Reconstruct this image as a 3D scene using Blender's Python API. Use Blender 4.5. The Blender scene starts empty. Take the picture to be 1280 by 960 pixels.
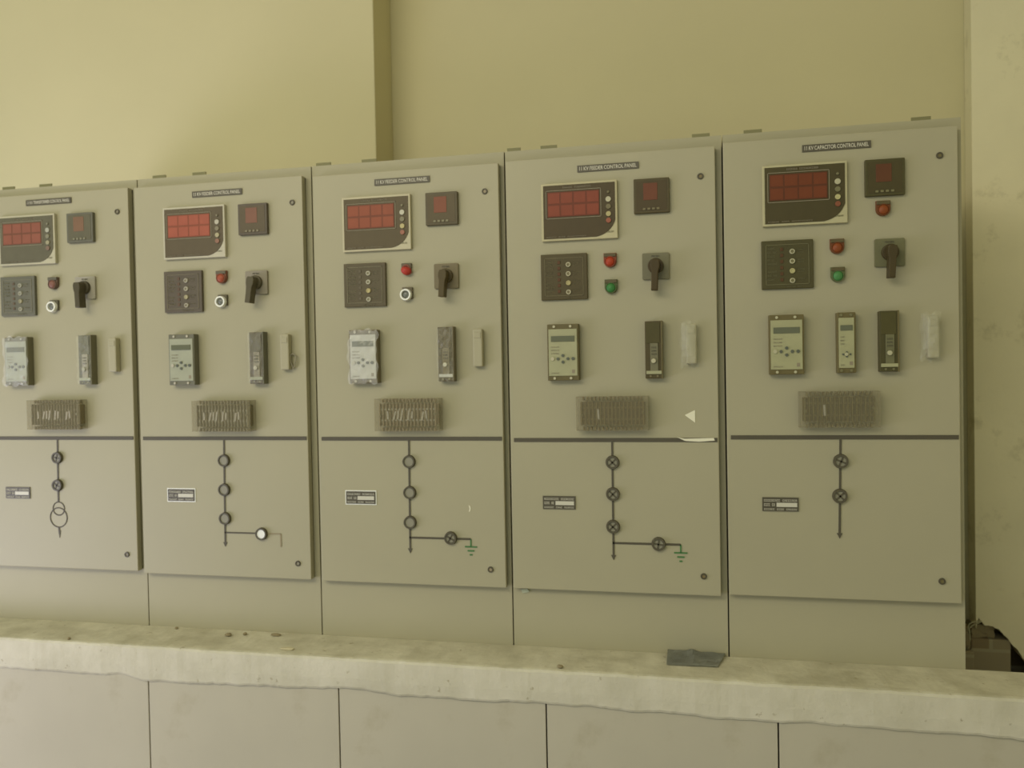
import bpy, bmesh, math, random
from mathutils import Vector, Matrix, noise
random.seed(7)
C = bpy.context.scene.collection
Z0 = 0.95                      # height of the control doors' bottom edge above the floor

# ------------------------------------------------------------------ materials
def mat(name, col, rough=0.5, metal=0.0, var=0.0, scale=6.0, bump=0.0, bscale=60.0, spec=0.5, alpha=None, stain=None, trans=0.0):
    m = bpy.data.materials.new(name); m.use_nodes = True
    nt = m.node_tree; N = nt.nodes; L = nt.links
    b = N['Principled BSDF']
    b.inputs['Roughness'].default_value = rough
    b.inputs['Metallic'].default_value = metal
    b.inputs['Specular IOR Level'].default_value = spec
    b.inputs['Base Color'].default_value = (*col, 1)
    if trans: b.inputs['Transmission Weight'].default_value = trans
    if alpha is not None: b.inputs['Alpha'].default_value = alpha
    tc = N.new('ShaderNodeTexCoord')
    out = None
    if var > 0:
        nz = N.new('ShaderNodeTexNoise'); nz.inputs['Scale'].default_value = scale; nz.inputs['Detail'].default_value = 5
        L.new(tc.outputs['Object'], nz.inputs['Vector'])
        r = N.new('ShaderNodeValToRGB')
        r.color_ramp.elements[0].position = 0.3; r.color_ramp.elements[1].position = 0.7
        r.color_ramp.elements[0].color = (*[c * (1 - var) for c in col], 1)
        r.color_ramp.elements[1].color = (*[min(1, c * (1 + var)) for c in col], 1)
        L.new(nz.outputs['Fac'], r.inputs['Fac']); out = r.outputs['Color']
    if stain:
        scol, sscale, lo, hi = stain
        n2 = N.new('ShaderNodeTexNoise'); n2.inputs['Scale'].default_value = sscale; n2.inputs['Detail'].default_value = 9; n2.inputs['Roughness'].default_value = 0.7
        L.new(tc.outputs['Object'], n2.inputs['Vector'])
        mr = N.new('ShaderNodeMapRange'); mr.inputs['From Min'].default_value = lo; mr.inputs['From Max'].default_value = hi
        L.new(n2.outputs['Fac'], mr.inputs['Value'])
        mx = N.new('ShaderNodeMixRGB'); mx.inputs['Color2'].default_value = (*scol, 1)
        if out: L.new(out, mx.inputs['Color1'])
        else: mx.inputs['Color1'].default_value = (*col, 1)
        L.new(mr.outputs['Result'], mx.inputs['Fac']); out = mx.outputs['Color']
    if out: L.new(out, b.inputs['Base Color'])
    if bump > 0:
        n3 = N.new('ShaderNodeTexNoise'); n3.inputs['Scale'].default_value = bscale; n3.inputs['Detail'].default_value = 6
        L.new(tc.outputs['Object'], n3.inputs['Vector'])
        bp = N.new('ShaderNodeBump'); bp.inputs['Strength'].default_value = bump; bp.inputs['Distance'].default_value = 0.004
        L.new(n3.outputs['Fac'], bp.inputs['Height']); L.new(bp.outputs['Normal'], b.inputs['Normal'])
    return m

def srgb(r, g, b):
    f = lambda c: (c/255/12.92 if c/255 <= 0.04045 else ((c/255+0.055)/1.055)**2.4)
    return (f(r), f(g), f(b))

def sc(c, k): return tuple(a*b for a, b in zip(c, k))
M = {}
M['paint'] = mat('cabinet_paint', sc(srgb(186,182,160), (0.815, 0.79, 0.68)), 0.5, var=0.03, scale=2.5, spec=0.25)
M['door'] = mat('door_paint', sc(srgb(186,182,160), (0.815, 0.79, 0.68)), 0.45, var=0.035, scale=1.8, spec=0.3)
M['wall'] = mat('wall_distemper', sc(srgb(204,196,158), (1.05, 1.05, 1.02)), 0.95, var=0.03, scale=1.3, bump=0.15, bscale=25, spec=0.1)
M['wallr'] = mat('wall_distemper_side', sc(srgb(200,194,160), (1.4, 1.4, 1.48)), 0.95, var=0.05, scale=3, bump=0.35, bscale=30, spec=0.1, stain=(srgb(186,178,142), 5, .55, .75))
M['ledge'] = None
M['panel'] = mat('lower_panel_paint', sc(srgb(198,194,176), (0.9, 0.87, 0.82)), 0.7, var=0.04, scale=3, spec=0.15, stain=(sc(srgb(178,171,146), (0.9, 0.87, 0.82)), 3.5, .56, .78))
M['floor'] = mat('cement_floor', srgb(140,132,110), 0.9, var=0.1, scale=3, bump=0.3)
M['ceil'] = mat('ceiling_white', srgb(215,210,190), 0.95, var=0.02)
M['black'] = mat('dull_black_plastic', srgb(74,70,56), 0.5, var=0.05, scale=20, spec=0.3)
M['black2'] = mat('greyed_black_plastic', srgb(92,88,74), 0.5, var=0.08, scale=30, spec=0.3)  # blacks are lifted towards grey, so veiling haze sits in the colour
M['dark'] = mat('dark_seal', srgb(98,90,62), 0.8)
M['line'] = mat('mimic_black_paint', srgb(82,76,58), 0.6)
M['lineb'] = mat('faded_brown_paint', srgb(150,138,108), 0.7)
M['earth'] = mat('earth_green_paint', srgb(70,118,62), 0.6)
M['frame'] = mat('white_bezel', srgb(222,216,190), 0.5)
M['sheet'] = mat('meter_black_sheet', srgb(76,68,50), 0.35, var=0.06, scale=30)
M['red'] = mat('red_display', srgb(142,58,38), 0.3, var=0.12, scale=25)
M['redseg'] = mat('red_segment', srgb(156,62,44), 0.35, var=0.1, scale=30)
M['redd'] = mat('dark_red_display', srgb(112,62,44), 0.3, var=0.15, scale=30)
M['grid'] = mat('display_grid', srgb(92,48,34), 0.5)
M['outline'] = mat('display_outline', srgb(140,130,105), 0.6)
M['btn'] = mat('button_pale', srgb(225,220,200), 0.4)
M['btng'] = mat('button_grey', srgb(140,138,118), 0.5)
M['btny'] = mat('button_yellow', srgb(205,195,140), 0.4)
M['btnr'] = mat('button_red', srgb(170,90,72), 0.4)
M['lampr'] = mat('red_lens', srgb(178,62,46), 0.25)
M['lamprf'] = mat('faded_red_lens', srgb(160,84,74), 0.3)
M['lampg'] = mat('green_lens', srgb(62,122,66), 0.25)
M['ring'] = mat('white_ring', srgb(238,238,225), 0.3)
M['lampx'] = mat('unlit_grey_lens', srgb(112,114,104), 0.3)
M['relay'] = mat('relay_face', srgb(182,186,158), 0.45, var=0.04, scale=30)
M['relaybody'] = mat('relay_body', srgb(116,112,86), 0.5, var=0.06, scale=30)
M['lcd'] = mat('lcd_window', srgb(98,100,74), 0.3)
M['key'] = mat('key_dark', srgb(88,92,76), 0.5)
M['silver'] = mat('bright_steel', srgb(190,188,170), 0.3, metal=0.6)
M['grey'] = mat('switch_plate_grey', srgb(130,126,108), 0.5, var=0.1, scale=40)
M['lever'] = mat('lever_black', srgb(80,76,60), 0.45)
M['text'] = mat('engraved_white', srgb(205,200,178), 0.6)
M['plate'] = mat('engraved_plate', srgb(84,78,60), 0.5)
M['blank'] = mat('blank_strip', srgb(204,200,180), 0.5)
M['term'] = mat('terminal_brown', srgb(112,102,78), 0.5, var=0.15, scale=60)
M['fin'] = mat('terminal_fin', srgb(150,140,112), 0.45, var=0.15, scale=60)
M['cover'] = mat('smoky_cover', srgb(165,155,120), 0.2, alpha=0.2, spec=0.5)
M['screw'] = mat('screw_metal', srgb(215,205,185), 0.25, metal=0.5)
M['wrap'] = mat('thin_clear_wrap_and_glare', srgb(225,225,200), 0.2, alpha=0.13, spec=0.7)
M['relay_glare'] = mat('milky_glare', srgb(232,232,225), 0.18, alpha=0.22, spec=0.8)  # pale see-through layer that imitates glare on relay faces
M['disc'] = mat('indicator_face_grey', srgb(140,136,114), 0.5)
M['discw'] = mat('indicator_face_white', srgb(240,240,230), 0.4)
M['lock'] = mat('lock_dark', srgb(84,78,58), 0.5)
M['tape'] = mat('white_tape', srgb(232,228,200), 0.7)
M['paper'] = mat('blue_grey_paper', srgb(164,166,152), 0.7, var=0.16, scale=14)
M['chip'] = mat('plaster_crumb', srgb(205,196,160), 0.95)
M['chipd'] = mat('dark_crumb', srgb(142,130,98), 0.95)
M['wire'] = mat('pale_wire', srgb(165,160,128), 0.6)
M['lug'] = mat('roof_lug', srgb(132,128,88), 0.6)

# rough plaster of the ledge: pale on the front, dusty brown on top
def ledge_mat():
    m = bpy.data.materials.new('ledge_plaster'); m.use_nodes = True
    nt = m.node_tree; N = nt.nodes; L = nt.links; b = N['Principled BSDF']
    b.inputs['Roughness'].default_value = 0.95; b.inputs['Specular IOR Level'].default_value = 0.1
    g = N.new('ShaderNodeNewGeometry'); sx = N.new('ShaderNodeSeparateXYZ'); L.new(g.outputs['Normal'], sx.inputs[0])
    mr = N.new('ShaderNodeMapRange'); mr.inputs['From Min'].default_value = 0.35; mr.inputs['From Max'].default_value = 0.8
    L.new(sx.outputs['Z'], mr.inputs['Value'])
    tc = N.new('ShaderNodeTexCoord')
    def nz(scale, det=8, rough=.6):
        n = N.new('ShaderNodeTexNoise'); n.inputs['Scale'].default_value = scale; n.inputs['Detail'].default_value = det; n.inputs['Roughness'].default_value = rough
        L.new(tc.outputs['Object'], n.inputs['Vector']); return n.outputs['Fac']
    def ramp(f, c0, c1, p0=.35, p1=.68):
        r = N.new('ShaderNodeValToRGB'); r.color_ramp.elements[0].position = p0; r.color_ramp.elements[1].position = p1
        r.color_ramp.elements[0].color = (*c0, 1); r.color_ramp.elements[1].color = (*c1, 1); L.new(f, r.inputs['Fac']); return r.outputs['Color']
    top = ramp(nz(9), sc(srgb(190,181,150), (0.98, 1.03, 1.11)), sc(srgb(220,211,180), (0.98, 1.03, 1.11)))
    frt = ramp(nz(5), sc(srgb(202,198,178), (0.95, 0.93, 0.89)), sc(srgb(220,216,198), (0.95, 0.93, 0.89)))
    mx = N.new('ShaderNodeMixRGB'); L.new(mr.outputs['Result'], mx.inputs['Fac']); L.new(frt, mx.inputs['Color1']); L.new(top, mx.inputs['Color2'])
    sp = N.new('ShaderNodeMixRGB'); sp.inputs['Color2'].default_value = (*srgb(150,138,106), 1)
    m2 = N.new('ShaderNodeMapRange'); m2.inputs['From Min'].default_value = .66; m2.inputs['From Max'].default_value = .76
    L.new(nz(38, 4), m2.inputs['Value']); L.new(m2.outputs['Result'], sp.inputs['Fac']); L.new(mx.outputs['Color'], sp.inputs['Color1'])
    L.new(sp.outputs['Color'], b.inputs['Base Color'])
    bp = N.new('ShaderNodeBump'); bp.inputs['Strength'].default_value = .5; bp.inputs['Distance'].default_value = .006
    L.new(nz(28, 8), bp.inputs['Height']); L.new(bp.outputs['Normal'], b.inputs['Normal'])
    return m
M['ledge'] = ledge_mat()

def brick_mat():
    m = bpy.data.materials.new('bare_brick'); m.use_nodes = True
    nt = m.node_tree; N = nt.nodes; L = nt.links; b = N['Principled BSDF']; b.inputs['Roughness'].default_value = .95
    tc = N.new('ShaderNodeTexCoord'); mp = N.new('ShaderNodeMapping'); mp.inputs['Rotation'].default_value = (math.pi/2, 0, 0)
    L.new(tc.outputs['Object'], mp.inputs['Vector'])
    bt = N.new('ShaderNodeTexBrick'); bt.inputs['Scale'].default_value = 1; bt.inputs['Brick Width'].default_value = .2; bt.inputs['Row Height'].default_value = .072
    bt.inputs['Mortar Size'].default_value = .006
    bt.inputs['Color1'].default_value = (*srgb(120,100,66), 1); bt.inputs['Color2'].default_value = (*srgb(150,140,112), 1); bt.inputs['Mortar'].default_value = (*srgb(160,152,122), 1)
    L.new(mp.outputs['Vector'], bt.inputs['Vector']); L.new(bt.outputs['Color'], b.inputs['Base Color'])
    return m
M['brick'] = brick_mat()

# tones per cabinet: haze and light falloff along the row are put into these colours
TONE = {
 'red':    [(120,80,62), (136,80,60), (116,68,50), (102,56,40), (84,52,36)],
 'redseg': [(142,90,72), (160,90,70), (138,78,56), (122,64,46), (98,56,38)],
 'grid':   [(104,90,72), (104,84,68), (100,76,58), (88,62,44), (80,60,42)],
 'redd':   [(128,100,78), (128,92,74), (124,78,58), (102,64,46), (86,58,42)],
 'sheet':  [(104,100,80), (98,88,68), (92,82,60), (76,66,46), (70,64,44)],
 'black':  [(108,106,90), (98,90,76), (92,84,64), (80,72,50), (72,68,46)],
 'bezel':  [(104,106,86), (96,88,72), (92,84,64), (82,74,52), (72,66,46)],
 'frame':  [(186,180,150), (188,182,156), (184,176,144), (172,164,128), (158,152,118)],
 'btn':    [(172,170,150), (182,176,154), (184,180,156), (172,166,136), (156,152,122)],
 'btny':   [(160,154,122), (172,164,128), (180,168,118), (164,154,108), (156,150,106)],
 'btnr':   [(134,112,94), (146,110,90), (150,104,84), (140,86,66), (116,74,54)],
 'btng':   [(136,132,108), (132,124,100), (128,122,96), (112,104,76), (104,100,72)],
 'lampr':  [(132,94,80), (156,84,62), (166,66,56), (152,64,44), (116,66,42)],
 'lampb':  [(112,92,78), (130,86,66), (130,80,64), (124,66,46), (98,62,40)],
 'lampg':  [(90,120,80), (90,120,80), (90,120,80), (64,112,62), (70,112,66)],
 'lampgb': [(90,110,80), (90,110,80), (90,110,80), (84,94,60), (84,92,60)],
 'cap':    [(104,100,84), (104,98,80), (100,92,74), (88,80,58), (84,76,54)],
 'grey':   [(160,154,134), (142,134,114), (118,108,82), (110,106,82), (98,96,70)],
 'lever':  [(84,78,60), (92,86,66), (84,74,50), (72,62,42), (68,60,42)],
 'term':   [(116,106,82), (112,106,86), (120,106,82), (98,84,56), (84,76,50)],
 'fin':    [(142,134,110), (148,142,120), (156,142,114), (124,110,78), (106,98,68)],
 'relay':  [(168,170,144), (160,161,136), (186,184,166), (152,150,116), (142,140,106)],  # third face is paler, with its glare put into the colour
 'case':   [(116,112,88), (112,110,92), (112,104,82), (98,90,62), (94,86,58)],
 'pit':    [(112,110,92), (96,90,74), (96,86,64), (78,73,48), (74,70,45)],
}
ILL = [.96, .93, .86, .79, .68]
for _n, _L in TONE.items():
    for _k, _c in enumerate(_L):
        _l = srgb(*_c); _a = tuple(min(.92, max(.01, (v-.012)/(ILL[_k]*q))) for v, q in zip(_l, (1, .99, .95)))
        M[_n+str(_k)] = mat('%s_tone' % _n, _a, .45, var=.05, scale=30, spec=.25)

# ------------------------------------------------------------------ mesh helpers
class MB:
    def __init__(s): s.bm = bmesh.new()
    def box(s, x0, x1, y0, y1, z0, z1, bev=0.0, rot=None, piv=None):
        t = bmesh.new(); bmesh.ops.create_cube(t, size=1)
        for v in t.verts:
            v.co = Vector(((x0+x1)/2 + v.co.x*(x1-x0), (y0+y1)/2 + v.co.y*(y1-y0), (z0+z1)/2 + v.co.z*(z1-z0)))
        if bev: bmesh.ops.bevel(t, geom=t.edges[:], offset=bev, segments=2, profile=.6, affect='EDGES')
        if rot is not None:
            p = Vector(piv) if piv else Vector(((x0+x1)/2, (y0+y1)/2, (z0+z1)/2))
            bmesh.ops.transform(t, matrix=Matrix.Translation(p) @ rot @ Matrix.Translation(-p), verts=t.verts)
        s._add(t); return s
    def _add(s, t):
        me = bpy.data.meshes.new('tmp'); t.to_mesh(me); t.free(); s.bm.from_mesh(me); bpy.data.meshes.remove(me)
    def prism(s, pts, y0, y1, bev=0.0):
        """extrude an x,z outline from y0 (front) to y1"""
        t = bmesh.new(); vs = [t.verts.new((x, y0, z)) for x, z in pts]; f = t.faces.new(vs)
        r = bmesh.ops.extrude_face_region(t, geom=[f])
        for e in r['geom']:
            if isinstance(e, bmesh.types.BMVert): e.co.y = y1
        bmesh.ops.recalc_face_normals(t, faces=t.faces)
        if bev: bmesh.ops.bevel(t, geom=[e for e in t.edges if abs(e.verts[0].co.y-y0) < 1e-7 and abs(e.verts[1].co.y-y0) < 1e-7], offset=bev, segments=2, profile=.6, affect='EDGES')
        s._add(t); return s
    def disc(s, x, z, r, y0, y1, n=28, bev=0.0):
        return s.prism([(x+r*math.cos(a), z+r*math.sin(a)) for a in [2*math.pi*i/n for i in range(n)]], y0, y1, bev)
    def ring(s, x, z, ro, ri, y0, y1, n=32):
        t = bmesh.new(); P = []
        for i in range(n):
            a = 2*math.pi*i/n; c, q = math.cos(a), math.sin(a)
            P.append([t.verts.new((x+r*c, y, z+r*q)) for r, y in ((ro, y1), (ro-(ro-ri)*.2, y0), (ri+(ro-ri)*.2, y0), (ri, y1))])
        for i in range(n):
            A, B = P[i], P[(i+1) % n]
            for k in range(4): t.faces.new((A[k], A[(k+1) % 4], B[(k+1) % 4], B[k]))
        bmesh.ops.recalc_face_normals(t, faces=t.faces); s._add(t); return s
    def dome(s, x, z, r, y0, h, sx=1, sz=1):
        t = bmesh.new(); bmesh.ops.create_uvsphere(t, u_segments=20, v_segments=12, radius=1)
        for v in t.verts: v.co = Vector((x+v.co.x*r*sx, y0+v.co.y*h, z+v.co.z*r*sz))
        for f in t.faces: f.smooth = True
        s._add(t); return s
    def tube(s, pts, r, n=8):
        t = bmesh.new(); rings = []
        P = [Vector(p) for p in pts]
        for i, p in enumerate(P):
            d = (P[min(i+1, len(P)-1)] - P[max(i-1, 0)]).normalized()
            a = d.orthogonal().normalized(); b = d.cross(a)
            if rings:
                pa = prev - d*prev.dot(d); a = pa.normalized(); b = d.cross(a)
            prev = a
            rings.append([t.verts.new(p + (a*math.cos(2*math.pi*k/n) + b*math.sin(2*math.pi*k/n))*r) for k in range(n)])
        for A, B in zip(rings, rings[1:]):
            for k in range(n):
                f = t.faces.new((A[k], A[(k+1) % n], B[(k+1) % n], B[k])); f.smooth = True
        t.faces.new(rings[0][::-1]); t.faces.new(rings[-1]); bmesh.ops.recalc_face_normals(t, faces=t.faces)
        s._add(t); return s
    def build(s, name, m, parent=None, loc=(0, 0, 0), rot=(0, 0, 0), smooth=False):
        me = bpy.data.meshes.new(name); s.bm.to_mesh(me); s.bm.free()
        if smooth:
            for p in me.polygons: p.use_smooth = True
        me.materials.append(M[m] if isinstance(m, str) else m)
        o = bpy.data.objects.new(name, me); C.objects.link(o); o.location = loc; o.rotation_euler = rot
        if parent: o.parent = parent
        return o

def tag(o, label=None, cat=None, group=None, kind=None):
    if label: o['label'] = label
    if cat: o['category'] = cat
    if group: o['group'] = group
    if kind: o['kind'] = kind
    return o

def text_mesh(name, txt, w, h, y, m, parent, loc=(0, 0, 0)):
    cu = bpy.data.curves.new(name, 'FONT'); cu.body = txt; cu.size = 1; cu.offset = 0.012; cu.resolution_u = 3; cu.space_word = 0.8; cu.fill_mode = 'BOTH'
    cu.extrude = 0
    o = bpy.data.objects.new(name, cu); C.objects.link(o); bpy.context.view_layer.update()
    me = bpy.data.meshes.new_from_object(o); bpy.data.objects.remove(o); bpy.data.curves.remove(cu)
    xs = [v.co.x for v in me.vertices]; ys = [v.co.y for v in me.vertices]
    x0, x1, y0, y1 = min(xs), max(xs), min(ys), max(ys)
    for v in me.vertices:
        v.co = Vector(((v.co.x-(x0+x1)/2)/(x1-x0)*w, y, (v.co.y-(y0+y1)/2)/(y1-y0)*h))
    me.name = name; me.materials.clear(); me.materials.append(M[m])
    ob = bpy.data.objects.new(name, me); C.objects.link(ob); ob.parent = parent; ob.location = loc
    return ob

def glyph_row(mb, x0, x1, z0, z1, y0, y1, words, rnd):
    """a row of small raised letter-like marks too small to read"""
    tot = sum(words) + (len(words)-1)*1.2; u = (x1-x0)/tot; x = x0
    for w in words:
        for i in range(w):
            a = x + u*.12; b = x + u*.85; k = rnd.random()
            mb.box(a, a+u*.22, y0, y1, z0, z1)
            if k < .45: mb.box(b-u*.22, b, y0, y1, z0, z1)
            mb.box(a, b, y0, y1, z1-(z1-z0)*.25, z1)
            if k > .3: mb.box(a, b, y0, y1, z0, z0+(z1-z0)*.22)
            x += u
        x += 1.2*u

def crumple(w, h, amp, nx=14, nz=20, seed=0, bulge=0.0):
    mb = MB(); bm = mb.bm; G = []
    for j in range(nz+1):
        row = []
        for i in range(nx+1):
            u, v = i/nx, j/nz
            x = (u-.5)*w; z = (v-.5)*h
            n = noise.noise(Vector((x*45+seed, z*45, seed))); n2 = noise.noise(Vector((x*120, z*120+seed, seed+3)))
            e = math.sin(math.pi*u)*math.sin(math.pi*v)
            x += noise.noise(Vector((v*5, seed, 1)))*w*.12*(abs(u-.5)*2); z += noise.noise(Vector((u*5, seed, 7)))*h*.06*(abs(v-.5)*2)
            row.append(bm.verts.new((x, -bulge*e**.5 - amp*(n+.5*n2), z)))
        G.append(row)
    for j in range(nz):
        for i in range(nx): bm.faces.new((G[j][i], G[j][i+1], G[j+1][i+1], G[j+1][i]))
    return mb

# ------------------------------------------------------------------ component builders (front of door is y = 0 in cabinet frame)
def rrect(w, h, r=0.0, n=4):
    P = []
    for cx, cz, a0 in ((w/2-r, h/2-r, 0), (-w/2+r, h/2-r, 90), (-w/2+r, -h/2+r, 180), (w/2-r, -h/2+r, 270)):
        for i in range(n+1):
            a = math.radians(a0 + 90*i/n); P.append((cx+r*math.cos(a), cz+r*math.sin(a)))
    return P

def nameplate(root, x, z, txt):
    o = MB().prism(rrect(.170, .0185, .0008), -.003, 0).build('nameplate', 'plate', root, (x, 0, z)); o['label'] = 'narrow black engraved title plate'
    text_mesh('lettering', txt, .158, .0105, -.0034, 'text', o)

K = '0'
def digital_meter(root, x, z, rnd, shade):
    w, h = .212, .160
    fr = MB().box(-w/2, w/2, -.012, 0, -h/2, h/2, .0015).build('digital_meter', 'frame'+K, root, (x, 0, z)); fr['label'] = 'wide white-framed meter with red display'
    iw, ih = w/2-.006, h/2-.006
    pts = [(-iw, ih), (-iw, -ih), (iw-.052, -ih)]
    for i in range(9):
        t = i/8; a = (1-t)**2; b = 2*t*(1-t); c = t*t
        pts.append((a*(iw-.052)+b*(iw-.012)+c*iw, a*(-ih)+b*(-ih+.008)+c*(-ih+.044)))
    pts += [(iw, ih)]
    MB().prism(pts, -.0135, -.0115).build('face_sheet', 'sheet'+K, fr)
    X0, X1, Zb, Zt = -iw+.007, iw-.038, -.019, ih-.014
    ol = MB(); t = .0016
    for a in ((X0, X1, Zt-t, Zt), (X0, X1, Zb, Zb+t), (X0, X0+t, Zb, Zt), (X1-t, X1, Zb, Zt)): ol.box(a[0], a[1], -.0146, -.0134, a[2], a[3])
    ol.build('display_outline', 'outline', fr)
    D0, D1, E0, E1 = X0+.005, X1-.005, Zb+.005, Zt-.005
    disp = MB().box(D0, D1, -.0145, -.0134, E0, E1, .0004).build('display', 'red'+K, fr)
    sg = MB(); nx = 4
    cw = (D1-D0)/nx; ch = (E1-E0)/2
    for i in range(nx):
        for j in range(2):
            sg.box(D0+i*cw+.0022, D0+(i+1)*cw-.0022, -.0149, -.0143, E0+j*ch+.003, E0+(j+1)*ch-.003)
    sg.build('digit_window', 'redseg'+K, fr)
    tl = MB(); glyph_row(tl, -.045, .035, ih-.0095, ih-.0045, -.0142, -.0134, [7, 12], rnd); tl.build('small_lettering', 'outline', fr)
    tl = MB(); glyph_row(tl, X0, .02, -ih+.003, -ih+.006, -.0142, -.0134, [6, 4, 11], rnd); tl.build('small_lettering', 'outline', fr)
    for i, (dz, m, r) in enumerate(((.047, 'btng'+K, .0035), (.027, 'btn'+K, .0075), (.007, 'btng'+K, .007), (-.013, 'btny'+K, .007), (-.031, 'btnr'+K, .007))):
        MB().disc(iw-.018, dz, r, -.017, -.013, bev=.0008).build('push_button', m, fr)
    lg = MB(); glyph_row(lg, iw-.024, iw-.004, -ih+.010, -ih+.014, -.0125, -.0118, [5], rnd); lg.build('small_emblem', 'btng'+K, fr)

def ammeter(root, x, z, dm):
    w = .096; h = .094
    o = MB().prism(rrect(w, h, .002), -.012, 0, .0015).build('square_meter', 'black'+K, root, (x, 0, z)); o['label'] = 'small square dark meter'
    MB().prism(rrect(w-.014, h-.014, .001), -.0128, -.011).build('face_glass', 'sheet'+K, o)
    MB().box(-.022, .016, -.0136, -.0124, -.012, .034, .0006).build('display', dm, o)
    for i in range(3): pass
    for i in range(4):
        MB().prism(rrect(.0075, .0055, .0015), -.0150, -.0124).build('push_button', 'btng'+K, o, (-.020+i*.0125, 0, -.036))

def lamp(root, x, z, lens, label):
    w, h = .035, .039; r = w/2
    base = {'lampr': 'lampb', 'lampg': 'lampgb'}[lens]+K
    pts = [(-r, h/2), (-r, h/2-(h-r))] + [(r*math.cos(a), -h/2+r+r*math.sin(a)) for a in [math.pi + math.pi*i/12 for i in range(1, 12)]] + [(r, h/2-(h-r)), (r, h/2)]
    o = MB().prism(pts, -.010, 0, .001).build('indicator_lamp', base, root, (x, 0, z)); o['label'] = label
    MB().box(-r+.001, r-.001, -.013, -.009, h/2-.010, h/2-.001, .001).build('lamp_cap', 'cap'+K, o)
    MB().ring(0, -.004, .0155, .0125, -.014, -.009).build('bezel_ring', base, o)
    MB().dome(0, -.004, .0132, -.010, .008).build('lens', lens+K, o)

def ring_lamp(root, x, z):
    o = MB().box(-.015, .017, -.008, 0, -.014, .020, .002).build('indicator_lamp', 'cap'+K, root, (x, 0, z)); o['label'] = 'unlit push lamp with a bright white ring'
    MB().ring(-.002, -.002, .0178, .0105, -.018, -.006).build('bezel_ring', 'ring', o)
    MB().dome(-.002, -.002, .0108, -.010, .006).build('lens', 'lampx', o)

def tilted_lamp(root, x, z):
    o = MB().box(-.015, .016, -.008, 0, .002, .019, .002).build('indicator_lamp', 'cap'+K, root, (x, 0, z)); o['label'] = 'red lamp with its lens knocked askew'
    MB().ring(0, 0, .0155, .010, -.011, -.006).build('bezel_ring', 'lampb'+K, o)
    l = MB().dome(0, 0, .0145, 0, .012, 1.1, .85).build('lens', 'lampr'+K, o, (.002, -.012, -.004)); l.rotation_euler = (.3, .35, .2)

def annunciator(root, x, z, rnd, glare):
    w, h = .131, .128
    o = MB().box(-w/2, w/2, -.010, 0, -h/2, h/2, .002).build('alarm_annunciator', 'black'+K, root, (x, 0, z)); o['label'] = 'square black alarm unit with four round buttons'
    t = .0013; a, b = w/2-.011, h/2-.011; m = MB()
    for q in ((-a, a, b-t, b), (-a, a, -b, -b+t), (-a, -a+t, -b, b), (a-t, a, -b, b)): m.box(q[0], q[1], -.0112, -.0099, q[2], q[3])
    m.build('outline', 'btng'+K, o)
    g = MB()
    for i in range(9):
        zz = b-.010-i*.0102
        if i in (5,): continue
        glyph_row(g, -a+.004, -a+.004+.018+rnd.random()*.007, zz-.0026, zz+.0026, -.0108, -.0099, [3, 3] if i % 2 else [6], rnd)
    g.build('small_lettering', 'btng'+K, o)
    m = MB()
    for i in range(6): m.box(-.018, -.010, -.0116, -.0099, b-.013-i*.0160-.0045, b-.013-i*.0160+.0045, .0006)
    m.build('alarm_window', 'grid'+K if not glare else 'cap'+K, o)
    for i, c in enumerate(('btn'+K, 'btn'+K, 'btny'+K, 'btn'+K)):
        zz = .0335-i*.0255 if i < 2 else .0335-.0255*i
        k = MB().ring(.0125, zz, .0072, .0036, -.0145, -.0095).build('push_button', c, o)
        MB().disc(.0125, zz, .0040, -.0135, -.0099).build('button_cap', 'btng'+K if i != 2 else 'btny'+K, k)
    g = MB()
    for i in range(4):
        glyph_row(g, .026, .044, .0365-i*.0255, .0395-i*.0255, -.0108, -.0099, [5], rnd)
        if i < 3: glyph_row(g, .026, .042, .0300-i*.0255, .0325-i*.0255, -.0108, -.0099, [4], rnd)
    glyph_row(g, -.002, .035, -b-.0075, -b-.0045, -.0108, -.0099, [9, 4], rnd)
    g.build('small_lettering', 'btng'+K, o)

def selector(root, x, z, tip, tilt):
    o = MB().prism(rrect(.073, .072, .004), -.008, 0, .001).build('selector_switch', 'grey'+K, root, (x, 0, z)); o['label'] = 'grey square switch plate with black lever'
    MB().disc(0, 0, .021, -.020, -.007, bev=.002).build('boss', 'lever'+K, o)
    g = MB(); glyph_row(g, -.012, .012, .025, .029, -.0088, -.0078, [4], random.Random(3)); g.build('small_lettering', 'lock', o)
    # lever: pistol-grip blade from the boss down to the tip
    dx, dz = tip[0], tip[1]
    L = math.hypot(dx, dz); ang = math.atan2(dx, -dz)
    pts = [(-.009, .014), (-.012, .006), (-.012, -.006), (-.0088, -.018), (-.0085, -L), (.0085, -L), (.0088, -.018), (.012, -.006), (.012, .006), (.009, .014)]
    lv = MB().prism(pts, -.048, -.019, .002).build('lever_handle', 'lever'+K, o); lv.rotation_euler = (0, -ang, 0)

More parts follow.
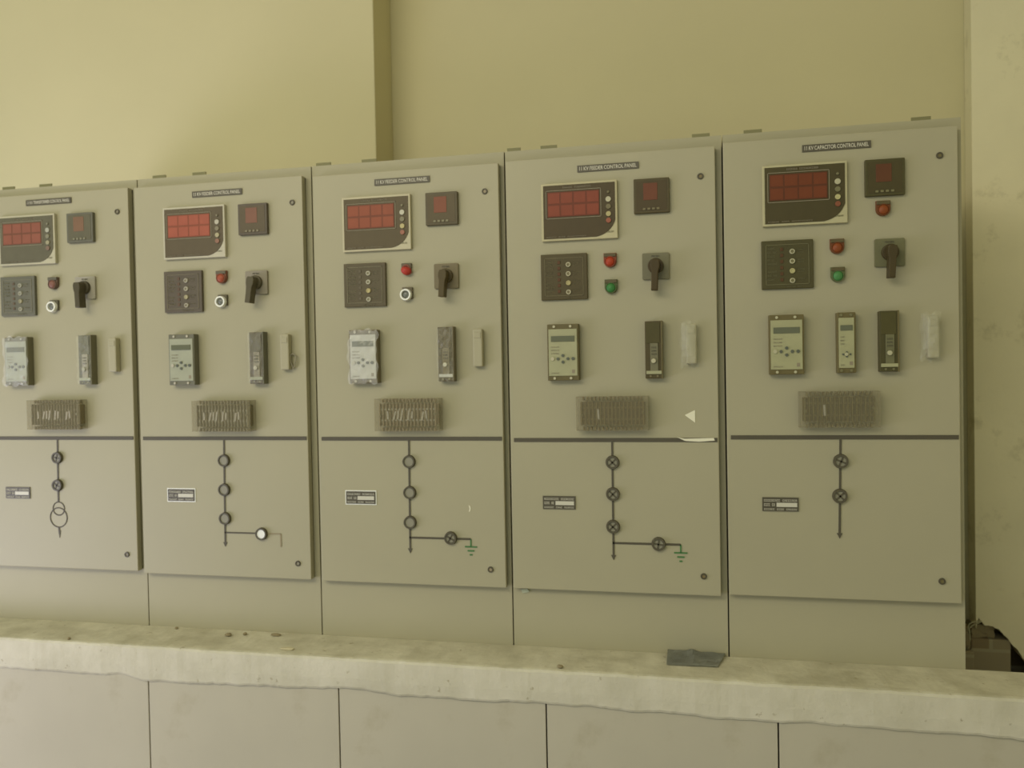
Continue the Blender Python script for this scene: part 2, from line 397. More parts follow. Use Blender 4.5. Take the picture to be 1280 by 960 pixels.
def relay(root, x, z, w, label, relay_glare=None, name='protection_relay'):
    h = .157; d = .026
    o = MB().box(-w/2, w/2, -d, 0, -h/2, h/2, .002).build(name, 'case'+K, root, (x, 0, z)); o['label'] = label
    MB().box(-w/2+.004, w/2-.004, -d-.0022, -d+.001, -h/2+.013, h/2-.014, .001).build('front_face', 'relay'+K, o)
    y0, y1 = -d-.003, -d-.0012
    f = h/2
    narrow = w < .06
    lw = w/2-(.011 if not narrow else .008)
    MB().box(-lw, lw, y0-.0008, y1, f-.049 if not narrow else f-.047, f-.033, .0006).build('lcd_display', 'lcd', o)
    kz = -.018 if not narrow else -.030; ks = 1 if not narrow else .62
    for (kx, kzz, c, r) in ((-.014*ks, 0, 'key', .0042), (0, .009*ks, 'key', .0042), (0, -.009*ks, 'key', .0042), (.014*ks, 0, 'key', .0042)):
        MB().disc(kx, kz+kzz, r*ks, y0-.002, y1, 14).build('key', c, o)
    if not narrow:
        MB().disc(.0285, kz, .0045, y0-.002, y1, 14).build('key', 'key', o)
        MB().disc(-.029, kz, .0052, y0-.002, y1, 14).build('key', 'btn'+K, o)
    else:
        MB().disc(-.001, kz, .0045, y0-.003, y1, 14).build('key', 'btn'+K, o)
    g = MB(); rnd = random.Random(int(x*100))
    for i in range(3): glyph_row(g, -lw, -lw+lw*.7, .013-i*.009, .016-i*.009, y0+.0004, y1, [5], rnd)
    glyph_row(g, -lw, -lw*.3, -f+.019, -f+.022, y0+.0004, y1, [5], rnd)
    MB().box(lw-.008, lw, y0+.0004, y1, -f+.020, -f+.030).build('small_emblem', 'outline', o)
    g.build('small_lettering', 'outline', o)
    for sx in (-.5, .45):
        for sz in (f-.0068, -f+.0062):
            MB().disc(sx*w*.55, sz, .0038, -d-.003, -d+.001, 14, .0006).build('screw', 'btn'+K if not narrow else 'btng'+K, o)
    if relay_glare: crumple(w*1.02, h*1.0, .003, seed=relay_glare, bulge=.003).build('glare_film', 'relay_glare', o, (0, -d-.006, 0))  # added film stands for the glare on the relay face
    return o

def trip_relay(root, x, z, relay_glare=None):
    w, h, d = .046, .156, .026
    o = MB().box(-w/2, w/2, -d, 0, -h/2, h/2, .002).build('trip_relay', 'black'+K, root, (x, 0, z)); o['label'] = 'narrow black plug-in relay'
    MB().box(-w/2+.003, w/2-.006, -d-.0015, -d+.001, .018, h/2-.004, .0006).build('dark_window', 'pit'+K, o)
    MB().box(w/2-.003, w/2+.0012, -d-.0014, -.0005, -h/2-.0008, h/2+.0008, .0004).build('case_edge', 'case'+K, o)
    pl = MB().box(-.009, .012, -d-.003, -d+.001, -.058, .018, .0008).build('inner_plate', 'grey'+K, o)
    g = MB(); rnd = random.Random(5)
    for i in range(3): glyph_row(g, -.006, .009, .004-i*.009, .008-i*.009, -d-.0036, -d-.0026, [4], rnd)
    g.build('small_lettering', 'lock', o)
    MB().disc(0, -.030, .0062, -d-.009, -d-.002, 16, .001).build('reset_knob', 'btn'+K, o)
    MB().box(-w/2+.003, w/2-.002, -d-.003, -d+.001, -h/2+.012, -h/2+.021, .0006).build('clip_strip', 'relay'+K, o)
    for sx in (-.009, .010): MB().disc(sx, -h/2+.0065, .003, -d-.002, -d+.001, 12).build('screw', 'btng'+K, o)
    if relay_glare: crumple(w*1.0, h*.98, .007, nx=10, nz=26, seed=relay_glare, bulge=.003).build('glare_film', 'wrap', o, (0, -d-.008, 0))  # added crumpled film stands for whitish glare streaks on this relay

def door_handle(root, x, z, wrap, loop):
    m = MB().box(-.014, .014, -.022, 0, -.0535, .0535, .004)
    o = m.build('door_handle', 'door', root, (x, 0, z)); o['label'] = 'flush pull handle painted like the door'
    MB().box(-.010, .010, -.0235, -.021, .028, .044, .001).build('lock_flap', 'paint', o)
    if wrap:
        crumple(.050, .125, .006, seed=wrap, bulge=.020, nx=16, nz=24).build('plastic_wrap', 'wrap', o, (-.004, -.014, 0))
        crumple(.034, .090, .007, seed=wrap+4, bulge=.012, nx=12, nz=18).build('plastic_wrap', 'wrap', o, (-.008, -.026, .012))
    if loop:
        pts = []
        for i in range(25):
            a = -math.pi/2 + 2*math.pi*i/24
            pts.append((.022+.013*math.cos(a)*(.6+.4*math.sin(a)), -.010, -.028+.022*math.sin(a)))
        MB().tube(pts, .0018).build('wire_loop', 'fin'+K, o)

def terminal_block(root, x, z, glint):
    w, h = .190, .086
    o = MB().box(-w/2+.006, w/2-.006, -.020, 0, -h/2+.012, h/2-.012, .001).build('test_terminal_block', 'term'+K, root, (x, 0, z)); o['label'] = 'terminal block under a ribbed smoky cover'
    n = 16; fw = (w-.020)/n
    f = MB()
    for i in range(n+1):
        xx = -w/2+.010+i*fw; f.box(xx-.0011, xx+.0011, -.030, -.019, -h/2+.010, h/2-.010)
    f.build('divider_fins', 'fin'+K, o)
    s = MB(); rnd = random.Random(int(x*50))
    for i in range(n):
        xx = -w/2+.010+(i+.5)*fw
        for zz in (.016, -.016): s.disc(xx, zz, .0026, -.025, -.019, 10)
    s.build('terminal_screws', 'screw' if glint else 'fin'+K, o)
    s = MB()
    for i in range(n):
        if glint and rnd.random() < .65 or (not glint and i in (4,)):
            xx = -w/2+.010+(i+.5)*fw; s.box(xx-.0026, xx+.0026, -.0335, -.019, -.011-rnd.random()*.006, .008+rnd.random()*.006, rot=Matrix.Rotation(rnd.uniform(-.3, .3), 4, 'Y'))
    s.build('link_straps', 'screw', o)
    s = MB()
    for i in range(n):
        xx = -w/2+.010+(i+.5)*fw
        for sg in (1, -1):
            s.box(xx-.0014, xx+.0014, -.024, -.004, sg*(h/2-.001)-.006, sg*(h/2-.001)+.004, rot=Matrix.Rotation(rnd.uniform(-.35, .35), 4, 'Y'))
    s.build('wire_ends', 'fin'+K, o)
    for sx in (-1, 1): MB().disc(sx*(w/2-.012), -.004 if sx < 0 else .002, .0036, -.033, -.019, 14, .0006).build('cover_screw', 'btng'+K, o)
    c = MB(); W, H, D, t = w/2+.004, h/2+.004, -.036, .0015
    c.box(-W, W, D, D+t, -H, H)
    for q in ((-W, -W+t, -H, H), (W-t, W, -H, H), (-W, W, -H, -H+t), (-W, W, H-t, H)): c.box(q[0], q[1], D+t, -.0005, q[2], q[3])
    for i in range(n): c.box(-w/2+.010+(i+.5)*fw-.0007, -w/2+.010+(i+.5)*fw+.0007, D-.0015, D, -H, H)
    c.build('clear_cover', 'cover', o)

def rating_label(root, x, z, framed, rnd):
    w, h = .093, .037
    back = 'ring' if framed else 'plate'
    o = MB().prism(rrect(w+(.006 if framed else 0), h+(.006 if framed else 0), .0006), -.0016, 0).build('rating_label', back, root, (x, 0, z)); o['label'] = 'small black designation label' + (' in a white border' if framed else '')
    MB().box(-w/2, w/2, -.003, -.0012, -h/2, h/2).build('label_plate', 'plate', o)
    g = MB(); glyph_row(g, -w/2+.004, w/2-.004, .0075, .0135, -.0036, -.0028, [9, 8], rnd)
    glyph_row(g, -w/2+.004, -.014, -.0045, .0025, -.0036, -.0028, [4, 2], rnd)
    glyph_row(g, -w/2+.004, w/2-.004, -.0155, -.0108, -.0036, -.0028, [6, 4, 6], rnd)
    g.build('small_lettering', 'text' if not framed else 'blank', o)
    MB().box(-.010, w/2-.004, -.0038, -.0028, -.0065, .0045).build('blank_strip', 'blank', o)

def door_lock(root, x, z):
    o = MB().ring(0, 0, .0088, .0042, -.004, 0, 24).build('door_lock', 'lock', root, (x, 0, z))
    MB().disc(0, 0, .0044, -.002, 0, 16).build('lock_core', 'fin'+K, o)

def indicator_disc(root, x, z, face, cross, rnd):
    o = MB().ring(0, 0, .0195, .0115 if cross else .0128, -.010, 0).build('position_indicator', 'lock', root, (x, 0, z)); o['label'] = 'round position indicator with dark rim' + (' and white face' if face == 'discw' else '')
    MB().disc(0, 0, .0140, -.007, 0, 28).build('indicator_face', face, o)
    if cross:
        a = cross
        MB().box(-.0125, .0125, -.0085, -.0065, -.0022, .0022, rot=Matrix.Rotation(a, 4, 'Y')).box(-.0022, .0022, -.0085, -.0065, -.0125, .0125, rot=Matrix.Rotation(a, 4, 'Y')).build('indicator_bars', 'lock', o)

# ------------------------------------------------------------------ cabinets
SEAM = [-0.008, .592, 1.1915, 1.791, 2.3975, 2.9945]
P = [
 dict(door=(.000,.576,.006,1.2215), title='11 KV TRANSFORMER CONTROL PANEL', nameplate=(.2856,1.1946), meter=(.2078,1.0738), ammeter=(.4070,1.1032), la=(.299,.9306), lb=(.2975,.8566), ann=(.1651,.8937), sel=(.4172,.9113), tip=(.4201,.8460), relay=(.1674,.6812), trip=(.4241,.6810), handle=(.5199,.6947), term=(.3086,.5074), label=(.1362,.2502), k1=(.5372,1.1475), k2=(.5382,.058), bar=.430, d=[(.2921,.3666),(.2902,.2772)], tip2=(.2903,.1113)),
 dict(door=(.598,1.172,0,1.219), title='11 KV FEEDER CONTROL PANEL', nameplate=(.8892,1.1842), meter=(.8128,1.0663), ammeter=(1.0124,1.0961), la=(.9008,.9253), lb=(.9006,.8517), ann=(.7687,.8855), sel=(1.0178,.904), tip=(1.008,.8400), relay=(.7686,.6743), trip=(1.0223,.6743), handle=(1.1125,.6904), term=(.9034,.4995), label=(.7387,.2511), k1=(1.1393,1.14), k2=(1.1297,.0479), bar=.429, d=[(.8912,.3607),(.8897,.2703),(.8899,.1811)], tip2=(.8869,.0987), d4=(1.0123,.136), e=(1.0748,.1368)),
 dict(door=(1.207,1.778,-.002,1.214), title='11 KV FEEDER CONTROL PANEL', nameplate=(1.489,1.1819), meter=(1.4102,1.061), ammeter=(1.6105,1.0926), la=(1.4982,.922), lb=(1.4992,.8509), ann=(1.3695,.8824), sel=(1.6196,.8984), tip=(1.6148,.8360), relay=(1.3666,.6711), trip=(1.6188,.6728), handle=(1.7125,.6889), term=(1.4999,.4995), label=(1.3391,.2521), k1=(1.7375,1.1355), k2=(1.733,.0496), bar=.4277, d=[(1.4932,.3606),(1.4933,.2694),(1.4926,.1816)], tip2=(1.4905,.0961), d4=(1.6156,.1383), e=(1.6756,.1363)),
 dict(door=(1.7995,2.378,-.002,1.217), title='11 KV FEEDER CONTROL PANEL', nameplate=(2.0899,1.18), meter=(2.0091,1.0621), ammeter=(2.2085,1.0922), la=(2.0924,.922), lb=(2.0939,.8495), ann=(1.9635,.8815), sel=(2.2168,.9005), tip=(2.2140,.8320), relay=(1.9594,.6705), trip=(2.2085,.6717), handle=(2.3087,.6851), term=(2.0931,.4992), label=(1.9368,.2466), k1=(2.3394,1.1381), k2=(2.3327,.051), bar=.4239, d=[(2.0892,.3617),(2.0889,.273),(2.0878,.182)], tip2=(2.0879,.0942), d4=(2.2122,.1367), e=(2.2721,.1361)),
 dict(door=(2.3995,2.978,.003,1.2235), title='11 KV CAPACITOR CONTROL PANEL', nameplate=(2.6867,1.1921), meter=(2.6051,1.0713), ammeter=(2.8025,1.1023), la=(2.6851,.931), lb=(2.6859,.8574), lc=(2.7982,1.0232), ann=(2.5601,.8893), sel=(2.8131,.909), tip=(2.8100,.8410), relay=(2.554,.6773), small=(2.7025,.6787), trip=(2.8057,.6799), handle=(2.9120,.6886), term=(2.683,.506), label=(2.5354,.2517), k1=(2.9356,1.1507), k2=(2.9319,.0591), bar=.431, d=[(2.6889,.3679),(2.6858,.2762)], tip2=(2.6839,.1697)),
]
LUG = [[.091, .235], [.658, .80], [1.222, 1.37], [1.815, 1.917, 2.342], [2.48, 2.903]]
LAB = [
 'leftmost grey control cabinet, cut by the photo edge, with two overlapping diagram circles',
 'grey feeder control cabinet with one white diagram disc and a wire loop at its handle',
 'middle grey feeder control cabinet with white-framed label and hazy glare over its relay',
 'grey feeder control cabinet with white triangle sticker and white tape on its diagram bar',
 'grey capacitor control cabinet at the right end, with three indicator lamps',
]
for k, p in enumerate(P):
    rnd = random.Random(k+1); K = str(k)
    x0, x1 = SEAM[k]+.0018, SEAM[k+1]-.0018
    root = bpy.data.objects.new('control_cabinet', None); C.objects.link(root)
    ox = (x0+x1)/2; root.location = (ox, .30, 0); root.empty_display_size = .2
    tag(root, LAB[k], 'cabinet', 'control cabinets in a row behind the ledge')
    # fr = frame for parts given in door coordinates
    fr = lambda q: (q[0]-ox, q[1])
    class Root: pass
    base = (0-.30)
    def shift(o): o.location.y += base; o.location.z += Z0
    before = set(bpy.data.objects)
    # enclosure: floor to roof, open-fronted shell closed by the front rails
    e = MB(); a, b = x0-ox, x1-ox; yf, yb, zb, zt = .026, .63, -Z0+.002, 1.2505
    e.box(a, b, yf+.030, yb, zb, zt)
    dx0, dx1, dz0, dz1 = p['door']; dx0 -= ox; dx1 -= ox
    e.box(a, b, yf, yf+.030, zb, dz0+.02)
    e.box(a, b, yf, yf+.030, dz1-.02, zt)
    e.box(a, dx0+.02, yf, yf+.030, dz0+.02, dz1-.02)
    e.box(dx1-.02, b, yf, yf+.030, dz0+.02, dz1-.02)
    e.build('enclosure', 'paint', root)
    g = MB()
    for q in ((dx0+.001, dx0+.012, dz0+.003, dz1-.003), (dx1-.012, dx1-.001, dz0+.003, dz1-.003), (dx0+.001, dx1-.001, dz0+.003, dz0+.014), (dx0+.001, dx1-.001, dz1-.014, dz1-.003)): g.box(q[0], q[1], .0215, .026, q[2], q[3])
    g.build('door_seal', 'dark', root)
    MB().box(dx0, dx1, 0, .022, dz0, dz1, .002).build('door', 'door', root)
    for lx in LUG[k]:
        wid = .020 if lx == 1.815 else .024
        l = MB().box(-wid, wid, .045, .085, 0, .0035).box(-wid, wid, .045, .0485, .001, .014, .001).build('roof_lug', 'lug', root, (lx-ox, 0, 1.2505))
    nameplate(root, *fr(p['nameplate']), p['title'])
    digital_meter(root, *fr(p['meter']), rnd, k)
    ammeter(root, *fr(p['ammeter']), 'redd'+K)
    if k == 2: tilted_lamp(root, *fr(p['la']))
    else: lamp(root, *fr(p['la']), 'lampr', 'small red indicator lamp')
    if k < 3: ring_lamp(root, *fr(p['lb']))
    else: lamp(root, *fr(p['lb']), 'lampg', 'small green indicator lamp')
    if 'lc' in p: lamp(root, *fr(p['lc']), 'lampr', 'small red indicator lamp under the square meter')
    annunciator(root, *fr(p['ann']), rnd, k == 2)
    selector(root, *fr(p['sel']), (p['tip'][0]-p['sel'][0], p['tip'][1]-p['sel'][1]), 0)
    relay(root, *fr(p['relay']), .088, 'pale protection relay with small screen and arrow keys', relay_glare={0: 11, 2: 5}.get(k))
    if 'small' in p: relay(root, *fr(p['small']), .046, 'narrow pale relay with small screen')
    trip_relay(root, *fr(p['trip']), relay_glare={0: 3, 1: 8, 2: 14}.get(k))
    door_handle(root, *fr(p['handle']), {3: 21, 4: 33}.get(k), k == 1)
    terminal_block(root, *fr(p['term']), k in (0, 1, 2))
    rating_label(root, *fr(p['label']), k in (1, 2), rnd)
    door_lock(root, *fr(p['k1'])); door_lock(root, *fr(p['k2']))
    # mimic diagram
    bz = p['bar']
    MB().box(dx0+.010, dx1-.004, -.002, 0, bz-.0055, bz+.0055).build('busbar_line', 'line', root)
    lx = p['d'][0][0]-ox; tx, tz = p['tip2'][0]-ox, p['tip2'][1]
    m = MB(); lw = .0028
    zl = tz
    if k == 0: zl = .222
    def vline(m, xa, za, xb, zb_, w=lw):
        m.prism([(xa-w, za), (xb-w, zb_), (xb+w, zb_), (xa+w, za)], -.0018, 0)
    vline(m, lx, bz-.005, tx if k else .2892-ox, zl)
    if k == 0: vline(m, .288-ox, .1395, tx, tz+.006)
    m.prism([(tx-.007, tz+.008), (tx, tz-.006), (tx+.007, tz+.008)] if k else [(tx-.004, tz+.018), (tx, tz-.006), (tx+.004, tz+.018)], -.0019, 0)
    m.build('diagram_line', 'line', root)
    if k == 0:
        MB().ring(0, 0, .0235, .0195, -.0018, 0, 40).build('transformer_circle', 'line', root, (.2892-ox, 0, .2005))
        MB().ring(0, 0, .0335, .0295, -.0019, 0, 48).build('transformer_circle', 'line', root, (.2881-ox, 0, .1715))
    for i, q in enumerate(p['d']):
        indicator_disc(root, q[0]-ox, q[1], 'disc', {0: .2+i*.3, 3: .78, 4: .4+i*.4}.get(k, 0 if k == 1 else None) if k in (0, 3, 4) else None, rnd)
    if 'd4' in p:
        ex, ez = p['e'][0]-ox, p['e'][1]
        w = .0021 if k == 1 else .0028
        m = MB(); m.box(tx-.002, (ex if k > 1 else p['d4'][0]-ox), -.0018, 0, ez-w, ez+w)
        m.build('diagram_branch', 'line', root)
        indicator_disc(root, p['d4'][0]-ox, p['d4'][1], 'discw' if k == 1 else 'disc', {2: .5, 3: .15}.get(k), rnd)
        if k == 1:
            MB().box(p['d4'][0]-ox, ex, -.0017, 0, ez-.002, ez+.0015).box(ex-.0022, ex+.0022, -.0017, 0, ez-.040, ez).build('earth_stem', 'lineb', root)
        else:
            m = MB().box(ex-.002, ex+.002, -.0018, 0, ez-.022, ez)
            for i, wd in enumerate((.018, .010, .004)): m.box(ex-wd, ex+wd, -.0018, 0, ez-.0245-i*.0115, ez-.0205-i*.0115)
            m.build('earth_symbol', 'earth', root)
    if k == 2:
        MB().prism([(-.002, .010), (.002, .008), (.004, 0), (.002, -.008), (-.002, -.010), (.001, 0)], -.001, 0).build('scrape_mark', 'tape', root, (1.673-ox, 0, .225))
    if k == 3:
        MB().prism([(-.0275, .003), (0, .0165), (0, -.018)], -.0012, 0).build('triangle_sticker', 'tape', root, (2.3158-ox, 0, .489))
        pts = [(-.050, .006), (-.030, .002), (.048, .004), (.050, -.003), (.010, -.006), (-.028, -.004)]
        MB().prism(pts, -.0045, -.0022).build('tape_strip', 'tape', root, (2.317-ox, 0, .4255))
        MB().prism([(-.012, .004), (.006, .007), (.012, -.002), (.002, -.005), (-.008, -.007)], .022, .026).build('peeled_scrap', 'relay', root, (1.829-ox, 0, -.0145))
    for o in set(bpy.data.objects) - before:
        if o.parent == root: shift(o)

# ------------------------------------------------------------------ ledge
def fbm(x, y=0.0, s=1.0): return noise.fractal(Vector((x*s, y*s, 3.3)), 1.0, 2.0, 5)
def build_ledge():
    mb = MB(); bm = mb.bm; n = 460; X0, X1 = -.9, 3.89
    keys = [(-.9, -.272), (.2, -.268), (.58, -.270), (.62, -.266), (.70, -.281), (.98, -.275), (1.34, -.262), (1.5, -.270), (1.92, -.268), (2.5, -.272), (4.3, -.270)]
    def zb(x):
        for (a, za), (b, zb_) in zip(keys, keys[1:]):
            if a <= x <= b: t = (x-a)/(b-a); break
        return za+(zb_-za)*t + .005*fbm(x, 0, 9) + .002*fbm(x, 2, 40)
    rows = []
    for i in range(n+1):
        x = X0+(X1-X0)*i/n; f = .004*fbm(x, 5, 4) + .0006*fbm(x, 5, 30)
        yt = -.160 + f; z = zb(x); tz = -.175 + .0015*fbm(x, 9, 20)
        prof = [(.0255, -.2485), (.0255, -.175), (-.03, -.1755+.001*fbm(x, 1, 25)), (-.09, tz), (yt+.012, tz), (yt+.004, tz-.002), (yt, tz-.008), (yt-.001, -.20), (yt-.002-.001*abs(fbm(x, 3, 8)), (z-.2)/2), (yt-.001, z+.006), (yt+.002, z), (-.1515, z-.001), (-.1515, z+.0015), (-.1500, -.2485), (-.06, -.2487)]
        rows.append([bm.verts.new((x, y, zz)) for y, zz in prof])
    for A, B in zip(rows, rows[1:]):
        for j in range(len(A)): bm.faces.new((A[j], A[(j+1) % len(A)], B[(j+1) % len(A)], B[j]))
    bm.faces.new(rows[0]); bm.faces.new(rows[-1][::-1]); bmesh.ops.recalc_face_normals(bm, faces=bm.faces)
    o = mb.build('plaster_ledge', 'ledge', None, (0, 0, Z0))
    tag(o, 'long rough whitewashed plaster ledge running below the control cabinets', 'ledge')
build_ledge()

# lower panels under the ledge
LS = [-.47, .12, .713, 1.322, 1.917, 2.511, 3.254]
LL = [None, 'plain grey panel under the ledge at the left edge below the leftmost cabinet',
      'plain grey panel under the ledge below the second cabinet, smeared at its top corners',
      'plain grey lower panel under the ledge below the middle cabinet',
      'plain grey lower panel under the ledge below the cabinet with the triangle sticker',
      'plain grey lower panel under the ledge at the right edge, below the capacitor cabinet']
LS2 = [.115, .713, 1.322, 1.917, 2.511, 3.12]
for i in range(5):
    a, b = LS2[i]+.002, LS2[i+1]-.002
    cx = (a+b)/2
    o = MB().box(a-cx, b-cx, 0, .0155, .002, Z0-.2505, .001).build('lower_cabinet_panel', 'panel', None, (cx, -.1515, 0))
    tag(o, LL[i+1], 'panel', 'plain panels under the ledge')
o = MB().box(-.9, .113, -.1515, -.136, .002, Z0-.2505, .001).build('lower_cabinet_panel', 'panel'); tag(o, 'plain grey lower panel beyond the left edge of the row under the ledge', 'panel', 'plain panels under the ledge')

# ------------------------------------------------------------------ things lying on the ledge
ZL = Z0 - .175
def paper():
    mb = MB(); bm = mb.bm; nx, ny = 20, 8; G = []
    c = [Vector((2.232, -.072, 0)), Vector((2.366, -.066, 0)), Vector((2.388, .020, 0)), Vector((2.232, .018, 0))]
    for j in range(ny+1):
        row = []
        for i in range(nx+1):
            u, v = i/nx, j/ny
            q = (c[0]*(1-u)+c[1]*u)*(1-v)+(c[3]*(1-u)+c[2]*u)*v
            fold = math.exp(-((u-.42-.15*(1-v))/.07)**2)*.006
            h = .004 + .012*v*(1-.3*u) + fold*(.3+v*.7) + .003*noise.noise(Vector((u*6, v*4, 2)))
            if v < .01: h = .0035 + .002*abs(noise.noise(Vector((u*5, 1, 1))))
            row.append(bm.verts.new((q.x-2.31, q.y+.02, h)))
        G.append(row)
    for j in range(ny):
        for i in range(nx): bm.faces.new((G[j][i], G[j][i+1], G[j+1][i+1], G[j+1][i]))
    r = bmesh.ops.solidify(bm, geom=bm.faces[:], thickness=.0012)
    o = mb.build('folded_paper', 'paper', None, (2.31, -.02, ZL-.0015)); tag(o, 'creased blue-grey folded paper lying on the ledge in front of the cabinets', 'paper')
paper()
CH = [((1.152, -.119), .013, 'chip', 'pale flat plaster flake on the ledge below the second cabinet, near the front edge', (1.9, .8, .25)),
      ((.706, .005), .005, 'chipd', 'tiny dark crumb on the ledge against the base of the second cabinet', (1.2, 1, .8)),
      ((.907, -.032), .008, 'chipd', 'dark plaster crumb on the ledge below the diagram of the second cabinet', (1.5, 1, .6)),
      ((.955, -.015), .006, 'chipd', 'small dark crumb just right of another on the ledge below the second cabinet', (1, 1.2, .7)),
      ((1.055, -.009), .009, 'chipd', 'elongated dark crumb on the ledge at the right foot of the second cabinet', (1.8, .8, .5)),
      ((.436, -.145), .005, 'chipd', 'tiny dark crumb at the front edge of the ledge below the leftmost cabinet', (1, 1, .8)),
      ((1.955, -.140), .006, 'chipd', 'tiny dark crumb at the front edge of the ledge left of the blue paper', (1.4, 1, .8))]
for i, ((x, y), r, m, lab, sc) in enumerate(CH):
    mb = MB(); t = bmesh.new(); bmesh.ops.create_icosphere(t, subdivisions=2, radius=r)
    for v in t.verts:
        v.co *= 1+.35*noise.noise(v.co*120+Vector((i, 0, 0))); v.co.x *= sc[0]; v.co.y *= sc[1]; v.co.z *= sc[2]
    zmin = min(v.co.z for v in t.verts); mb._add(t)
    o = mb.build('plaster_crumb', m, None, (x, y, ZL-zmin-.0005)); tag(o, lab, 'crumb', 'crumbs lying on the ledge')

# ------------------------------------------------------------------ room
H = 3.6
w = MB(); w.box(-3.2, 4.6, .90, 1.1, Z0-.30, H)
o = w.build('wall_back', 'wall'); tag(o, 'cream distempered back wall', 'wall', kind='structure')
o = MB().box(-3.2, 4.6, 1.1, 1.2, 0, Z0).build('wall_back_footing', 'brick'); o.name = 'wall_back.001'; tag(o, 'bare brickwork at the foot of the back wall', 'wall', kind='structure')
o = MB().box(-3.2, 1.133, .71, .9005, 0, H, .004).build('trim_1', 'wall'); tag(o, 'wide cream wall projection on the left', 'wall', kind='structure')
def pier():
    # plastered pier face with its bottom corner broken away over bare brick
    edge = [(3.244, -.300), (3.252, -.262), (3.272, -.285), (3.300, -.290), (3.316, -.300), (3.338, -.322), (3.356, -.348), (3.378, -.372), (3.398, -.405), (3.430, -.44), (3.440, -.52), (3.442, -Z0)]
    pts = [(3.244, H-Z0)]
    for k, (a, b) in enumerate(zip(edge, edge[1:])):
        for i in range(5):
            t = i/5; x = a[0]*(1-t)+b[0]*t; z = a[1]*(1-t)+b[1]*t
            w_ = 0 if (k == 0 and i == 0) else .0035
            pts.append((x+w_*noise.noise(Vector((x*90, z*90, 1))), z+w_*noise.noise(Vector((x*90, z*90, 6)))))
    pts += [edge[-1], (3.898, -Z0), (3.898, H-Z0)]
    pts = [(x, z+Z0) for x, z in pts]
    o = MB().prism(pts, .82, .897).build('trim_2', 'wallr'); tag(o, 'cream plastered pier at the right edge with a broken bottom corner', 'wall', kind='structure')
pier()
o = MB().box(3.9, 4.1, -3.6, 1.1, 0, H).build('unseen_wall_right', 'wallr'); tag(o, 'unseen cream side wall beyond the right edge', 'wall', kind='structure')  # unseen wall, moved in close to darken the right side
o = MB().box(-3.2, 4.8, -5.5, 1.2, -.1, 0).build('floor', 'floor'); tag(o, 'grey cement floor', 'floor', kind='structure')
o = MB().box(-3.2, 4.8, -3.6, 1.1, H, H+.1).build('ceiling', 'ceil'); tag(o, 'white ceiling', 'ceiling', kind='structure')

# bits in the broken corner beside the last cabinet
def rubble(name, label, loc, size, seed, m):
    mb = MB(); t = bmesh.new(); bmesh.ops.create_cube(t, size=1); bmesh.ops.subdivide_edges(t, edges=t.edges[:], cuts=4, use_grid_fill=True)
    for v in t.verts:
        d = noise.noise(v.co*3+Vector((seed, 0, 0)))*.14+noise.noise(v.co*9+Vector((seed, 2, 0)))*.05
        v.co = Vector((v.co.x*size[0]*(1+d), v.co.y*size[1]*(1+d), v.co.z*size[2]*(1+d)))
    zmin = min(v.co.z for v in t.verts); mb._add(t)
    o = mb.build(name, m, None, (loc[0], loc[1], loc[2]-zmin)); tag(o, label, 'rubble')
mbp = MB().box(-.062, .062, 0, .10, 0, Z0-.335, .004).build('brick_stub', 'brick', None, (3.292, .825, 0)); tag(mbp, 'low stub of bare brick in the broken corner right of the capacitor cabinet', 'brickwork')
mbp = MB().box(-.055, .055, 0, .13, 0, Z0-.36, .004).build('brick_stub', 'brick', None, (3.165, .755, 0)); tag(mbp, 'smaller brick stub in shadow close behind the capacitor cabinet foot', 'brickwork')
rubble('plaster_lump', 'pale broken plaster lump on the brick stub in the wall corner', (3.270, .87, Z0-.3355), (.07, .07, .045), 1, 'chipd')
rubble('plaster_lump', 'darker plaster lump on the shadowed stub beside the capacitor cabinet', (3.175, .82, Z0-.3605), (.07, .09, .075), 4, 'chipd')
for i, (x_, y_, z_, hgt, amp, lab) in enumerate(((3.14, .775, Z0-.3605, .115, .014, 'thin pale wire curling up beside the foot of the capacitor cabinet'), (3.205, .775, Z0-.3605, .10, .020, 'second thin pale wire curling toward the broken pier corner'))):
    pts = [(x_+amp*math.sin(t*.75+i)*t/9+.0025*t, y_, z_+.002+hgt*math.sin(t/14*math.pi*(.55+.25*i))) for t in range(15)]
    o = MB().tube(pts, .0024).build('loose_wire', 'wire'); tag(o, lab, 'wire')

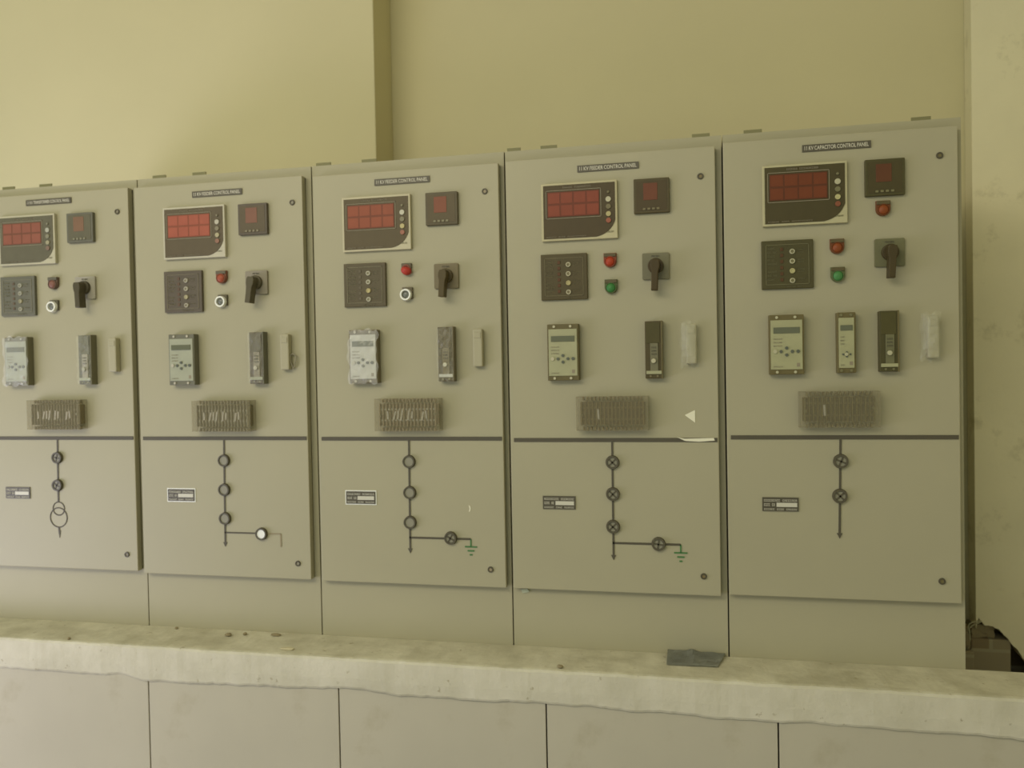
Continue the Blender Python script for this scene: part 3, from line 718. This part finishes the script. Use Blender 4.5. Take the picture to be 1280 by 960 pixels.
# ------------------------------------------------------------------ camera
cam = bpy.data.cameras.new('camera'); co = bpy.data.objects.new('camera', cam); C.objects.link(co)
yaw, pit, rol = (-0.22026, -0.01940, -0.01904)
ca, sa, cb, sb, cc, sc_ = math.cos(yaw), math.sin(yaw), math.cos(pit), math.sin(pit), math.cos(rol), math.sin(rol)
fwd = Vector((sa*cb, ca*cb, sb)); right = Vector((ca, -sa, 0)); up = right.cross(fwd)
r2 = right*cc + up*sc_; u2 = -right*sc_ + up*cc
mw = Matrix(((r2.x, u2.x, -fwd.x, 0), (r2.y, u2.y, -fwd.y, 0), (r2.z, u2.z, -fwd.z, 0), (0, 0, 0, 1)))
mw.translation = Vector((2.3371, -2.3697, 0.6309)) + Vector((0, 0, Z0))
co.matrix_world = mw
cam.sensor_width = 36; cam.lens = 36*1064.07/1280; cam.clip_start = .05
cam.dof.use_dof = True; cam.dof.focus_distance = 2.1; cam.dof.aperture_fstop = 2.8
bpy.context.scene.camera = co

# ------------------------------------------------------------------ light
def area(name, loc, target, size, power, col):
    l = bpy.data.lights.new(name, 'AREA'); l.shape = 'RECTANGLE'; l.size, l.size_y = size; l.energy = power; l.color = col
    o = bpy.data.objects.new(name, l); C.objects.link(o); o.location = loc
    o.rotation_euler = (Vector(target)-Vector(loc)).to_track_quat('-Z', 'Y').to_euler(); return o
area('low_left_bounce_fill', (-1.6, -1.6, .45), (.6, 0, 1.0), (2.2, 1.1), 54, (.809, .773, 1))  # added area light standing in for daylight bounced off the floor
area('high_front_fill', (.4, -3.3, 3.2), (1.2, .5, 1.5), (3.2, .9), 60, (1, .907, .73))  # unseen fill added to brighten the upper walls and ledge top
wd = bpy.data.worlds.new('world'); bpy.context.scene.world = wd; wd.use_nodes = True
bg = wd.node_tree.nodes['Background']; bg.inputs['Color'].default_value = (.823, 1, .903, 1); bg.inputs['Strength'].default_value = .56
s = bpy.context.scene
s.view_settings.view_transform = 'Standard'; s.view_settings.look = 'None'; s.view_settings.exposure = 0; s.view_settings.gamma = 1
